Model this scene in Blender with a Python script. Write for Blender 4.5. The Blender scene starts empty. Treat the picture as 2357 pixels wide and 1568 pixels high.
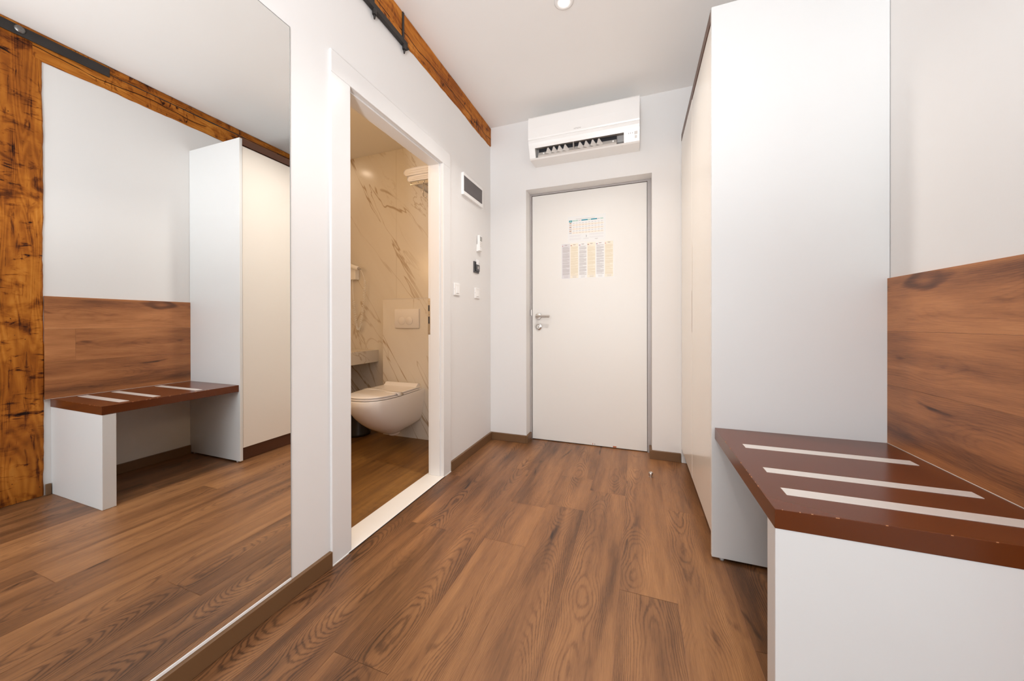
import bpy, bmesh, math, random
from mathutils import Vector, Matrix
random.seed(7)
C = bpy.context.scene.collection
sc = bpy.context.scene

# ------------------------------------------------------------------ main measures (metres)
XL, XR = -1.152, 0.8441          # left / right wall planes
YD, YN = 2.657, -2.3             # end wall, wall behind the camera
H = 2.595                        # ceiling
WX, WY = 0.287, 1.6076           # wardrobe front plane, wardrobe side panel plane
BZ = 0.540                       # bench top
DY0, DY1, DZ = 1.1453, 1.8879, 1.972   # bathroom opening
RX0, RX1, RZ, RD = -0.8392, 0.1004, 2.0384, 0.113   # entrance recess

# ------------------------------------------------------------------ camera
cam = bpy.data.cameras.new('camera'); cam.sensor_width = 36; cam.sensor_fit = 'HORIZONTAL'
cam.lens = 12.1458; cam.shift_x = 0.0002; cam.shift_y = -0.01645
cam.clip_start = 0.02
co = bpy.data.objects.new('camera', cam); C.objects.link(co)
R = ((0.940130792666005, -0.34081286476347944, 0.0008269781735478118),
     (0.3408101564377957, 0.9401291109045157, 0.002385811964509957),
     (-0.0015905816654465676, -0.001961132732649312, 0.9999968119991035))
co.matrix_world = Matrix(((R[0][0], R[0][2], -R[0][1], 0), (R[1][0], R[1][2], -R[1][1], 0),
                          (R[2][0], R[2][2], -R[2][1], 0.9684), (0, 0, 0, 1)))
sc.camera = co

# ------------------------------------------------------------------ world, lights, exposure
w = bpy.data.worlds.new('sky'); sc.world = w; w.use_nodes = True
w.node_tree.nodes['Background'].inputs[0].default_value = (0.80, 0.90, 1.0, 1)
w.node_tree.nodes['Background'].inputs[1].default_value = 2.0

def area(name, loc, rot, size, energy, col, sy=None, spread=None):
    l = bpy.data.lights.new(name, 'AREA'); l.energy = energy; l.color = col; l.size = size
    if sy: l.shape = 'RECTANGLE'; l.size_y = sy
    else: l.shape = 'DISK'
    if spread: l.spread = spread
    o = bpy.data.objects.new(name, l); C.objects.link(o); o.location = loc; o.rotation_euler = rot
    return o
D = math.radians
D = math.radians
D = math.radians
D = math.radians
D = math.radians
D = math.radians
def spot(name, loc, rot, energy, col, angle, radius):
    l = bpy.data.lights.new(name, 'SPOT'); l.energy = energy; l.color = col; l.spot_size = angle; l.spot_blend = 0.35; l.shadow_soft_size = radius
    o = bpy.data.objects.new(name, l); C.objects.link(o); o.location = loc; o.rotation_euler = rot
    return o
D = math.radians
area('window_daylight', (-0.15, YN + 0.02, 1.30), (D(90), 0, 0), 1.7, 17, (0.95, 0.98, 1.0), 1.9)
spot('ceiling_fill_spot', (-0.15, -0.80, 0.85), (D(180), 0, 0), 86, (0.965, 0.98, 1.0), D(165), 0.12)  # added fill spot aimed up to brighten the ceiling, no lamp of the room
area('room_downlight', (-0.35, 0.30, H - 0.012), (0, 0, 0), 0.07, 2.5, (1.0, 0.96, 0.92), spread=D(125))
area('hall_downlight', (-0.346, 1.734, H - 0.012), (0, 0, 0), 0.07, 6.5, (1.0, 0.94, 0.88), spread=D(120))
area('bathroom_downlight', (-2.65, 2.32, 2.53), (0, 0, 0), 0.09, 0.40, (1.0, 0.78, 0.58))
area('bathroom_downlight', (-1.90, 1.25, 2.53), (0, 0, 0), 0.25, 2.0, (1.0, 0.66, 0.36))
area('vanity_light', (-2.70, 0.80, 1.75), (0, D(-90), 0), 0.30, 9.5, (1.0, 0.66, 0.36), 0.8)
sc.view_settings.view_transform = 'Standard'; sc.view_settings.look = 'None'
sc.view_settings.exposure = 0.64; sc.view_settings.gamma = 1.0
sc.view_settings.use_curve_mapping = False
sc.cycles.use_denoising = True
sc.cycles.max_bounces = 12; sc.cycles.diffuse_bounces = 6; sc.cycles.glossy_bounces = 6
sc.cycles.caustics_reflective = False; sc.cycles.caustics_refractive = False

# ------------------------------------------------------------------ node helpers
class NT:
    def __init__(s, name):
        s.m = bpy.data.materials.new(name); s.m.use_nodes = True
        s.t = s.m.node_tree; s.b = s.t.nodes['Principled BSDF']
    def n(s, typ, ins=None, **kw):
        nd = s.t.nodes.new('ShaderNode' + typ)
        for k, v in kw.items(): setattr(nd, k, v)
        for k, v in (ins or {}).items(): s.put(nd.inputs[k], v)
        return nd
    def put(s, sock, v):
        if isinstance(v, bpy.types.NodeSocket): s.t.links.new(v, sock)
        else: sock.default_value = v
    def math(s, op, a, b=0.0, c=None, clamp=False):
        nd = s.n('Math', operation=op, use_clamp=clamp); s.put(nd.inputs[0], a); s.put(nd.inputs[1], b)
        if c is not None: s.put(nd.inputs[2], c)
        return nd.outputs[0]
    def noise(s, vec, scale, detail=2, rough=0.5, dist=0.0):
        return s.n('TexNoise', {'Vector': vec, 'Scale': scale, 'Detail': detail, 'Roughness': rough, 'Distortion': dist}).outputs[0]
    def map(s, vec, scale, loc=(0, 0, 0), rot=(0, 0, 0)):
        return s.n('Mapping', {'Vector': vec, 'Scale': scale, 'Location': loc, 'Rotation': rot}).outputs[0]
    def ramp(s, fac, stops, interp='LINEAR'):
        nd = s.n('ValToRGB', {'Fac': fac}); r = nd.color_ramp; r.interpolation = interp
        while len(r.elements) < len(stops): r.elements.new(0.5)
        for e, (p, c) in zip(r.elements, stops): e.position = p; e.color = (*c, 1)
        return nd.outputs[0]
    def mix(s, fac, a, b, bt='MIX'):
        nd = s.n('Mix', data_type='RGBA', blend_type=bt)
        s.put(nd.inputs[0], fac)
        for i, v in ((6, a), (7, b)):
            s.put(nd.inputs[i], (*v, 1) if isinstance(v, tuple) and len(v) == 3 else v)
        return nd.outputs[2]
    def sstep(s, v, a, b):
        nd = s.n('MapRange', {'Value': v, 'From Min': a, 'From Max': b}, interpolation_type='SMOOTHSTEP')
        return nd.outputs[0]
    def set(s, **kw):
        for k, v in kw.items():
            k = k.replace('_', ' ')
            s.put(s.b.inputs[k], (*v, 1) if isinstance(v, tuple) and len(v) == 3 else v)
        return s.m

def srgb(r, g, b):
    f = lambda c: (c / 255 / 12.92) if c / 255 <= 0.04045 else ((c / 255 + 0.055) / 1.055) ** 2.4
    return (f(r), f(g), f(b))

def plain(name, col, rough=0.5, metal=0.0, coat=0.0, mott=0.0, spec=0.5):
    t = NT(name); base = (*col, 1)
    if mott:
        p = t.n('NewGeometry').outputs['Position']
        nz = t.noise(p, 3.0, 4)
        base = t.ramp(nz, [(0.3, tuple(c * (1 - mott) for c in col)), (0.7, tuple(min(1, c * (1 + mott)) for c in col))])
    t.set(Base_Color=base, Roughness=rough, Metallic=metal, Coat_Weight=coat, Coat_Roughness=0.08, Specular_IOR_Level=spec)
    return t.m

def plaster(name, col, bump=0.05):
    t = NT(name); p = t.n('NewGeometry').outputs['Position']
    nz = t.noise(p, 160, 3); big = t.noise(p, 1.7, 3)
    base = t.ramp(big, [(0.3, tuple(c * 0.985 for c in col)), (0.7, col)])
    bp = t.n('Bump', {'Height': nz, 'Strength': bump, 'Distance': 0.002}).outputs[0]
    t.set(Base_Color=base, Roughness=0.75, Normal=bp, Specular_IOR_Level=0.25)
    return t.m

def wood(name, stops, rough=0.38, rings=0.22, streak=0.80, fine=0.42, ncyc=48, stretch=(1.0, 5.0), knots=True, tone=0.18, spec=0.5, coat=0.0):
    """laminate oak: u runs along the grain in metres, v across it"""
    t = NT(name); uv = t.n('UVMap', uv_map='UVMap').outputs[0]
    tn = t.n('Attribute', attribute_name='tone').outputs['Fac']
    lc = t.n('UVMap', uv_map='Local').outputs[0]
    lx = t.n('SeparateXYZ', {'Vector': lc}).outputs
    ux = t.n('SeparateXYZ', {'Vector': uv}).outputs
    along = t.n('CombineXYZ', {'X': t.math('ADD', ux[0], t.math('MULTIPLY', tn, 37.0)), 'Y': 0.0, 'Z': 0.0}).outputs[0]
    drift = t.math('MULTIPLY', t.math('SUBTRACT', t.noise(t.map(along, (1.1, 1, 1)), 1.0, 1), 0.5), 0.12)
    vv = t.math('ADD', t.math('ADD', lx[1], drift), t.math('MULTIPLY', tn, 0.09))
    arch = t.math('MULTIPLY', t.math('MULTIPLY', vv, vv), ncyc * 24.0)
    hh = t.math('MULTIPLY', t.noise(t.map(along, (1.25, 1, 1), (3, 0, 0)), 1.0, 2, 0.4), ncyc)
    wob = t.noise(t.map(uv, (3.5, 18, 1)), 1.0, 2, 0.5)
    jag = t.noise(t.map(uv, (45, 190, 1)), 1.0, 2, 0.6)
    ph = t.math('ADD', t.math('ADD', arch, hh), t.math('ADD', t.math('MULTIPLY', wob, 2.4), t.math('MULTIPLY', jag, 0.55)))
    rg = t.math('POWER', t.math('MULTIPLY_ADD', t.math('SINE', t.math('MULTIPLY', ph, 2 * math.pi)), 0.5, 0.5), 3.2)
    amp = t.sstep(t.noise(t.map(uv, (1.6, 7, 1), (3.1, 7.7, 0)), 1.0, 2), 0.35, 0.62)
    rg = t.math('MULTIPLY', rg, amp)
    blot = t.noise(t.map(uv, (1.1, 8, 1), (11, 2, 0)), 1.0, 3, 0.55, 0.4)
    blot2 = t.noise(t.map(uv, (3.2, 30, 1), (5, 12, 0)), 1.0, 3, 0.6)
    fib = t.noise(t.map(uv, (14, 420, 1)), 1.0, 3, 0.7)
    pore = t.sstep(t.noise(t.map(uv, (30, 700, 1), (2, 3, 0)), 1.0, 1), 0.60, 0.72)
    v = t.math('MULTIPLY_ADD', blot, streak, 0.5 - streak / 2)
    v = t.math('ADD', v, t.math('MULTIPLY', t.math('SUBTRACT', blot2, 0.5), streak * 0.55))
    v = t.math('SUBTRACT', v, t.math('MULTIPLY', rg, rings))
    v = t.math('ADD', v, t.math('MULTIPLY', t.math('SUBTRACT', fib, 0.5), fine))
    v = t.math('SUBTRACT', v, t.math('MULTIPLY', pore, 0.07))
    v = t.math('ADD', v, t.math('MULTIPLY', tn, tone))
    if knots:
        k = t.sstep(t.noise(t.map(uv, (3.4, 12, 1), (21, 4, 0)), 1.0, 2, 0.5, 0.8), 0.66, 0.80)
        v = t.math('SUBTRACT', v, t.math('MULTIPLY', k, 0.38))
    col = t.ramp(v, stops)
    bp = t.n('Bump', {'Height': fib, 'Strength': 0.06, 'Distance': 0.001}).outputs[0]
    rr = t.math('MULTIPLY_ADD', fib, 0.12, rough - 0.06)
    t.set(Base_Color=col, Roughness=rr, Normal=bp, Specular_IOR_Level=spec, Coat_Weight=coat, Coat_Roughness=0.15)
    return t.m

def timber(name, shift=0.0):
    """old oiled softwood with saw marks, stains, worm holes and long cracks"""
    t = NT(name); uv = t.n('UVMap', uv_map='UVMap').outputs[0]
    cath = t.noise(t.map(uv, (0.8, 7, 1)), 1.0, 2, 0.5, 0.3)
    ln = t.math('MULTIPLY_ADD', t.math('SINE', t.math('MULTIPLY', cath, 150)), 0.5, 0.5)
    big = t.noise(t.map(uv, (3.5, 7, 1), (3, 1, 0)), 1.0, 4, 0.6, 0.6)
    st = t.noise(t.map(uv, (26, 8, 1), (0, 0, 0), (0, 0, 0.25)), 1.0, 5, 0.65, 1.2)
    stain = t.math('MULTIPLY', t.sstep(st, 0.53, 0.70), t.sstep(t.noise(t.map(uv, (5, 5, 1), (9, 9, 0)), 1.0, 3), 0.42, 0.60))
    along = t.sstep(t.noise(t.map(uv, (5, 55, 1), (4, 0, 0)), 1.0, 4, 0.65, 0.5), 0.55, 0.72)
    v = t.math('MULTIPLY_ADD', big, 0.75, 0.18 + shift)
    v = t.math('SUBTRACT', v, t.math('MULTIPLY', ln, 0.10))
    v = t.math('SUBTRACT', v, t.math('MULTIPLY', stain, 0.55))
    v = t.math('SUBTRACT', v, t.math('MULTIPLY', along, 0.26))
    sv = t.n('SeparateXYZ', {'Vector': uv}).outputs[1]
    fl_ = t.math('SINE', t.math('ADD', t.math('MULTIPLY', sv, 1500), t.math('MULTIPLY', t.noise(t.map(uv, (1.5, 9, 1), (6, 0, 0)), 1.0, 3), 60)))
    fm = t.sstep(t.noise(t.map(uv, (2.5, 10, 1), (1, 4, 0)), 1.0, 2), 0.38, 0.6)
    v = t.math('SUBTRACT', v, t.math('MULTIPLY', t.math('MULTIPLY', t.math('MULTIPLY_ADD', fl_, 0.5, 0.5), fm), 0.16))
    pat = t.sstep(t.noise(t.map(uv, (8, 6, 1), (2, 8, 0), (0, 0, 0.3)), 1.0, 5, 0.62, 0.8), 0.50, 0.72)
    v = t.math('SUBTRACT', v, t.math('MULTIPLY', pat, 0.30))
    vor = t.n('TexVoronoi', {'Vector': t.map(uv, (24, 34, 1)), 'Scale': 1.0}).outputs['Distance']
    hole = t.math('SUBTRACT', 1.0, t.sstep(vor, 0.03, 0.075))
    hm = t.sstep(t.noise(t.map(uv, (7, 9, 1), (5, 5, 0)), 1.0, 1), 0.5, 0.56)
    hole = t.math('MULTIPLY', hole, hm)
    kv = t.n('TexVoronoi', {'Vector': t.map(uv, (3.1, 8.3, 1), (0.4, 0.2, 0)), 'Scale': 1.0}).outputs['Distance']
    kn = t.math('SUBTRACT', 1.0, t.sstep(kv, 0.06, 0.19))
    v = t.math('SUBTRACT', v, t.math('MULTIPLY', kn, 0.30))
    v = t.math('SUBTRACT', v, t.math('MULTIPLY', hole, 0.6))
    sx = t.n('SeparateXYZ', {'Vector': uv})
    wv = t.math('MULTIPLY', t.math('SUBTRACT', t.noise(t.map(uv, (2.2, 0.0, 1), (1, 0, 0)), 1.0, 3), 0.5), 0.10)
    cd = t.math('ABSOLUTE', t.math('SUBTRACT', t.math('ADD', sx.outputs[1], wv), 0.055))
    crack = t.math('SUBTRACT', 1.0, t.sstep(cd, 0.0008, 0.0032))
    crack = t.math('MULTIPLY', crack, t.sstep(t.noise(t.map(uv, (3.0, 0, 1), (7, 7, 0)), 1.0, 2), 0.40, 0.46))
    v = t.math('SUBTRACT', v, t.math('MULTIPLY', crack, 0.75))
    col = t.ramp(v, [(0.05, srgb(28, 14, 6)), (0.24, srgb(92, 44, 14)), (0.42, srgb(148, 82, 24)), (0.62, srgb(188, 116, 40)), (0.85, srgb(216, 152, 70))])
    hgt = t.math('SUBTRACT', t.math('MULTIPLY', v, 0.5), t.math('MULTIPLY', t.math('ADD', crack, hole), 1.0))
    bp = t.n('Bump', {'Height': hgt, 'Strength': 0.5, 'Distance': 0.004}).outputs[0]
    t.set(Base_Color=col, Roughness=0.55, Normal=bp, Specular_IOR_Level=0.15)
    return t.m

def marble(name):
    t = NT(name); p = t.n('NewGeometry').outputs['Position']
    q = t.map(p, (1, 1, 1), (0, 0, 0), (0, math.radians(33), 0))
    q = t.map(q, (2.3, 1.3, 0.52), (0.35, 0, 0.15))
    def vein(scale, off, wd, dist):
        n = t.noise(t.map(q, (1, 1, 1), off), scale, 4, 0.56, dist)
        return t.math('SUBTRACT', 1.0, t.sstep(t.math('ABSOLUTE', t.math('SUBTRACT', n, 0.5)), 0.0, wd))
    a = t.math('MULTIPLY', vein(0.95, (0.3, 0, 0.2), 0.0125, 0.9), t.math('MULTIPLY_ADD', t.sstep(t.noise(q, 1.3, 2), 0.32, 0.55), 0.75, 0.25))
    b = t.math('MULTIPLY', vein(1.8, (4, 2, 1), 0.0125, 0.7), t.sstep(t.noise(t.map(q, (1, 1, 1), (3, 3, 3)), 1.4, 2), 0.48, 0.66))
    cl = t.sstep(t.noise(q, 1.6, 4, 0.6, 0.6), 0.40, 0.75)
    base = t.mix(t.math('MULTIPLY', cl, 0.30), (0.74, 0.69, 0.61), (0.64, 0.56, 0.46))
    base = t.mix(t.math('MULTIPLY', b, 0.65), base, (0.46, 0.36, 0.25))
    base = t.mix(t.math('MULTIPLY', a, 0.85), base, (0.40, 0.285, 0.17))
    t.set(Base_Color=base, Roughness=0.24, Specular_IOR_Level=0.35)
    return t.m

def emit(name, col, s):
    t = NT(name); t.set(Base_Color=(0, 0, 0), Emission_Color=col, Emission_Strength=s); return t.m

# ------------------------------------------------------------------ materials
M = {}
M['wall'] = plaster('wall paint white', (0.80, 0.79, 0.78))
M['ceiling'] = plaster('ceiling paint white', (0.90, 0.885, 0.865))
M['lacquer'] = plain('white lacquer', (0.78, 0.772, 0.764), 0.26)
M['panel_white'] = plain('white laminate board', (0.74, 0.748, 0.745), 0.30)
M['door_cream'] = plain('cream gloss door board', (0.82, 0.775, 0.71), 0.16)
M['groove_shade'] = plain('cream groove shade', (0.50, 0.44, 0.38), 0.4)  # shade of the finger pull recess, painted as a darker cream
M['entry'] = plain('entrance door white', (0.83, 0.81, 0.775), 0.35)
FL = [(0.02, srgb(42, 26, 15)), (0.26, srgb(90, 58, 35)), (0.5, srgb(133, 90, 56)), (0.72, srgb(162, 114, 72)), (0.97, srgb(194, 143, 97))]
M['floor'] = wood('oak laminate', FL, rough=0.36)
M['gap'] = plain('plank bevel', srgb(150, 105, 76), 0.6)
BF = [(0.04, srgb(58, 36, 16)), (0.3, srgb(104, 70, 34)), (0.55, srgb(138, 98, 48)), (0.95, srgb(172, 128, 70))]
M['bath_floor'] = wood('wood look tile', BF, rough=0.4, rings=0.06, knots=False, tone=0.3)
M['grout'] = plain('tile grout', srgb(176, 128, 80), 0.7)
PN = [(0.04, srgb(70, 40, 24)), (0.26, srgb(116, 70, 42)), (0.48, srgb(160, 102, 60)), (0.72, srgb(188, 126, 78)), (0.95, srgb(210, 152, 102))]
M['wall_panel'] = wood('brown oak wall board', PN, rough=0.42, rings=0.09, streak=0.95, fine=0.44, ncyc=44, tone=0.30)
SK = [(0.05, srgb(76, 53, 33)), (0.5, srgb(112, 81, 53)), (0.95, srgb(142, 106, 73))]
M['skirt'] = wood('skirting laminate', SK, rough=0.45, rings=0.03, streak=0.3, fine=0.2, knots=False)
BN = [(0.05, srgb(48, 18, 5)), (0.35, srgb(80, 36, 13)), (0.6, srgb(106, 54, 24)), (0.95, srgb(138, 78, 42))]
M['bench'] = wood('mahogany stained veneer', BN, rough=0.23, rings=0.06, streak=0.60, fine=0.55, knots=False, spec=0.40)
M['plinth'] = wood('brown board', [(0.1, srgb(64, 36, 22)), (0.9, srgb(112, 70, 44))], rough=0.4, rings=0.04, streak=0.3, knots=False)
M['wear'] = plain('worn raw edge', srgb(186, 130, 84), 0.7)
M['post'] = timber('old oiled post', 0.04)
M['beam'] = timber('old oiled beam', 0.10)
M['iron'] = plain('black painted iron', (0.035, 0.03, 0.028), 0.5, 0.3, mott=0.3)
M['bolt'] = plain('worn steel bolt', (0.22, 0.21, 0.20), 0.35, 0.9)
t = NT('mirror silver'); M['mirror'] = t.set(Base_Color=(0.93, 0.945, 0.94), Metallic=1.0, Roughness=0.0)
M['mirror_edge'] = plain('mirror glass edge', (0.30, 0.31, 0.30), 0.3)
M['metal'] = plain('brushed nickel', (0.58, 0.54, 0.50), 0.3, 1.0)
M['chrome'] = plain('chrome', (0.75, 0.74, 0.73), 0.08, 1.0)
M['frame_grey'] = plain('grey metal frame', (0.44, 0.41, 0.40), 0.4, 0.2)
M['dark'] = plain('dark shadow gap', (0.02, 0.02, 0.025), 0.6)
M['plastic'] = plain('white plastic', (0.89, 0.88, 0.865), 0.22)
M['plastic_grey'] = plain('warm grey plastic', (0.42, 0.39, 0.37), 0.35)
M['plastic_mid'] = plain('light grey plastic', (0.62, 0.58, 0.54), 0.35)
M['plastic_dark'] = plain('anthracite plastic', (0.045, 0.042, 0.045), 0.3)
M['lcd'] = plain('grey lcd', (0.33, 0.33, 0.30), 0.25)
M['card'] = plain('white card', (0.88, 0.88, 0.90), 0.4)
M['ceramic'] = plain('white ceramic', (0.88, 0.86, 0.85), 0.07)
M['seat_plastic'] = plain('white seat plastic', (0.88, 0.86, 0.86), 0.18)
M['flush'] = plain('matt flush plate', (0.74, 0.70, 0.66), 0.45)
M['marble'] = marble('calacatta porcelain')
M['joint'] = plain('tile joint', (0.50, 0.42, 0.33), 0.7)
M['bath_paint'] = plaster('bathroom ceiling paint', (0.78, 0.75, 0.70))
M['stone'] = plain('cream marble sill', (0.80, 0.785, 0.755), 0.3, mott=0.05)
M['towel'] = plain('white terry', (0.80, 0.77, 0.74), 0.95)
M['bin'] = plain('black bin', (0.02, 0.018, 0.018), 0.3)
M['strip'] = plain('satin aluminium inlay', (0.74, 0.70, 0.66), 0.38, 0.35)
M['paper'] = plain('glossy laminated paper', (0.84, 0.84, 0.83), 0.2)
M['p_teal'] = plain('print teal', srgb(28, 140, 160), 0.3)
M['p_mint'] = plain('print mint', srgb(170, 215, 200), 0.3)
M['p_beige'] = plain('print beige', srgb(240, 228, 214), 0.3)
M['p_text'] = plain('print grey text', srgb(192, 186, 185), 0.3)
M['p_lgrey'] = plain('print pale grey', srgb(218, 214, 216), 0.3)
M['p_sand'] = plain('print sand', srgb(224, 211, 184), 0.3)
M['p_sandbg'] = plain('print pale sand', srgb(240, 230, 212), 0.3)
M['p_brown'] = plain('print brown', srgb(150, 128, 112), 0.3)
M['p_red'] = plain('print red', srgb(200, 70, 60), 0.3)
M['p_blue'] = plain('print navy', srgb(60, 62, 100), 0.3)
M['p_black'] = plain('print black', srgb(50, 45, 45), 0.3)
M['rust'] = plain('bare chipped wood', srgb(196, 120, 84), 0.7)
M['rubber'] = plain('clear grey glide', (0.5, 0.5, 0.5), 0.3)
M['lamp_glow'] = emit('lit lamp', (1.0, 0.96, 0.90), 14.0)
M['bath_glow'] = emit('lit bath lamp', (1.0, 0.72, 0.45), 14.0)
t = NT('smoked cover'); gl = t.n('BsdfGlossy', {'Color': (1, 1, 1, 1), 'Roughness': 0.12}).outputs[0]
tr = t.n('BsdfTransparent', {'Color': (0.30, 0.27, 0.27, 1)}).outputs[0]
df = t.n('BsdfDiffuse', {'Color': (0.26, 0.23, 0.23, 1)}).outputs[0]
m1 = t.n('MixShader', {0: 0.45, 1: tr, 2: df}).outputs[0]
m2 = t.n('MixShader', {0: 0.07, 1: m1, 2: gl}).outputs[0]
t.t.links.new(m2, t.t.nodes['Material Output'].inputs[0]); M['smoke'] = t.m
t = NT('window glass'); gl = t.n('BsdfGlossy', {'Roughness': 0.0}).outputs[0]; tr = t.n('BsdfTransparent').outputs[0]
m2 = t.n('MixShader', {0: 0.06, 1: tr, 2: gl}).outputs[0]
t.t.links.new(m2, t.t.nodes['Material Output'].inputs[0]); M['glass'] = t.m

# ------------------------------------------------------------------ mesh helpers
class MB:
    """collects shapes in world coordinates for ONE mesh object"""
    def __init__(s):
        s.bm = bmesh.new(); s.uv = s.bm.loops.layers.uv.new('UVMap'); s.lo = s.bm.loops.layers.uv.new('Local')
        s.tone = s.bm.faces.layers.float.new('tone'); s.mats = []
    def mi(s, m):
        m = M[m] if isinstance(m, str) else m
        if m not in s.mats: s.mats.append(m)
        return s.mats.index(m)
    def face(s, pts, m, uvs=None, tone=0.0, smooth=False, mid=None):
        f = s.bm.faces.new([p if isinstance(p, bmesh.types.BMVert) else s.bm.verts.new(p) for p in pts])
        f.material_index = s.mi(m); f[s.tone] = tone; f.smooth = smooth
        if uvs:
            for l, u in zip(f.loops, uvs):
                l[s.uv].uv = u
                if mid is not None: l[s.lo].uv = (u[0], u[1] - mid)
        return f
    def box(s, x0, x1, y0, y1, z0, z1, m, bev=0.0, grain=1, off=None, tone=0.0, seg=2):
        if x0 > x1: x0, x1 = x1, x0
        if y0 > y1: y0, y1 = y1, y0
        if z0 > z1: z0, z1 = z1, z0
        off = off or (random.uniform(0, 40), random.uniform(0, 40))
        v = [s.bm.verts.new((x, y, z)) for x in (x0, x1) for y in (y0, y1) for z in (z0, z1)]
        fs = []
        for q in ((0, 1, 3, 2), (4, 6, 7, 5), (0, 4, 5, 1), (2, 3, 7, 6), (0, 2, 6, 4), (1, 5, 7, 3)):
            f = s.bm.faces.new([v[i] for i in q]); f.material_index = s.mi(m); f[s.tone] = tone; fs.append(f)
        if bev:
            r = bmesh.ops.bevel(s.bm, geom=list({e for f in fs for e in f.edges}), offset=bev, segments=seg, profile=0.5, affect='EDGES')
            fs = list({f for f in list(r['faces']) + [g for g in fs if g.is_valid]})
        for f in fs:
            n = f.normal if f.normal.length > 0 else Vector((0, 0, 1)); f.normal_update(); n = f.normal
            ax = max(range(3), key=lambda i: abs(n[i]))
            oth = [i for i in range(3) if i != ax]
            if grain in oth: ua = grain; va = [i for i in oth if i != grain][0]
            else: ua, va = oth
            lo_, hi_ = ((x0, x1), (y0, y1), (z0, z1))[va]
            for l in f.loops:
                l[s.uv].uv = (l.vert.co[ua] + off[0], l.vert.co[va] + off[1]); l[s.lo].uv = (l.vert.co[ua] + off[0], l.vert.co[va] - (lo_ + hi_) / 2)
            f[s.tone] = tone
        return s
    def prism(s, pts, axis, a, b, m, smooth=False, cap=True):
        """extrude a closed 2-D outline along axis from a to b"""
        def P(p, t):
            q = list(p); q.insert(axis, t); return q
        A = [s.bm.verts.new(P(p, a)) for p in pts]; B = [s.bm.verts.new(P(p, b)) for p in pts]
        n = len(pts)
        for i in range(n):
            s.face((A[i], A[(i + 1) % n], B[(i + 1) % n], B[i]), m, smooth=smooth)
        if cap: s.face(A[::-1], m); s.face(B, m)
        return s
    def loft(s, rings, m, smooth=True, cap=True, closed=True, uvs=None):
        R_ = [[s.bm.verts.new(p) for p in r] for r in rings]
        n = len(rings[0])
        for j in range(len(R_) - 1):
            for i in range(n if closed else n - 1):
                k = (i + 1) % n
                f = s.face((R_[j][i], R_[j][k], R_[j + 1][k], R_[j + 1][i]), m, smooth=smooth)
                if uvs:
                    k2 = i + 1
                    for l, u in zip(f.loops, (uvs[j][i], uvs[j][k2], uvs[j + 1][k2], uvs[j + 1][i])): l[s.uv].uv = u
        if cap: s.face(R_[0][::-1], m); s.face(R_[-1], m)
        return s
    def cyl(s, p0, p1, r, m, n=20, r2=None, smooth=True):
        p0, p1 = Vector(p0), Vector(p1); d = (p1 - p0).normalized()
        u = d.orthogonal().normalized(); v = d.cross(u); r2 = r if r2 is None else r2
        ring = lambda c, q: [c + (u * math.cos(2 * math.pi * i / n) + v * math.sin(2 * math.pi * i / n)) * q for i in range(n)]
        return s.loft([ring(p0, r), ring(p1, r2)], m, smooth=smooth)
    def lathe(s, c, prof, m, axis=2, n=32, smooth=True):
        """profile of (radius, height along axis)"""
        rings = []
        for r, h in prof:
            ring = []
            for i in range(n):
                a = 2 * math.pi * i / n; q = [r * math.cos(a), r * math.sin(a)]; q.insert(axis, h)
                ring.append([c[k] + q[k] for k in range(3)])
            rings.append(ring)
        return s.loft(rings, m, smooth=smooth)
    def tube(s, pts, r, m, n=8):
        pts = [Vector(p) for p in pts]; rings = []; u = None
        for i, p in enumerate(pts):
            d = (pts[min(i + 1, len(pts) - 1)] - pts[max(i - 1, 0)]).normalized()
            u = d.orthogonal().normalized() if u is None else (u - d * u.dot(d)).normalized()
            v = d.cross(u)
            rings.append([p + (u * math.cos(2 * math.pi * k / n) + v * math.sin(2 * math.pi * k / n)) * r for k in range(n)])
        return s.loft(rings, m)
    def build(s, name, parent=None, sharp=None):
        bmesh.ops.recalc_face_normals(s.bm, faces=s.bm.faces)
        me = bpy.data.meshes.new(name); s.bm.to_mesh(me); s.bm.free()
        for m in s.mats: me.materials.append(m)
        if sharp: me.set_sharp_from_angle(angle=math.radians(sharp))
        o = bpy.data.objects.new(name, me); C.objects.link(o)
        if parent:
            o.parent = parent; o.matrix_parent_inverse = Matrix.Translation(parent_loc(parent)).inverted()
        return o
def parent_loc(p):
    v = Vector(p.location)
    while p.parent: return v * 0 + world_of(p)
    return v
def world_of(p):
    m = p.matrix_basis.copy()
    while p.parent: m = p.parent.matrix_basis @ p.matrix_parent_inverse @ m; p = p.parent
    return m.translation
def tag(o, label=None, cat=None, group=None, kind=None):
    for k, v in (('label', label), ('category', cat), ('group', group), ('kind', kind)):
        if v: o[k] = v
    return o
def thing(name, label, cat, loc, group=None, kind=None):
    o = bpy.data.objects.new(name, None); C.objects.link(o); o.location = loc; o.empty_display_size = 0.05
    return tag(o, label, cat, group, kind)
def one(name, label, cat, mb, group=None, kind=None, sharp=None):
    return tag(mb.build(name, None, sharp), label, cat, group, kind)
def copy_tree(o, delta, parent=None):
    c = o.copy(); C.objects.link(c)
    if parent: c.parent = parent; c.matrix_parent_inverse = o.matrix_parent_inverse.copy()
    else: c.location = Vector(o.location) + Vector(delta)
    for ch in [x for x in bpy.data.objects if x.parent == o]: copy_tree(ch, delta, c)
    return c
def B(*a, **k): return MB().box(*a, **k)

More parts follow.
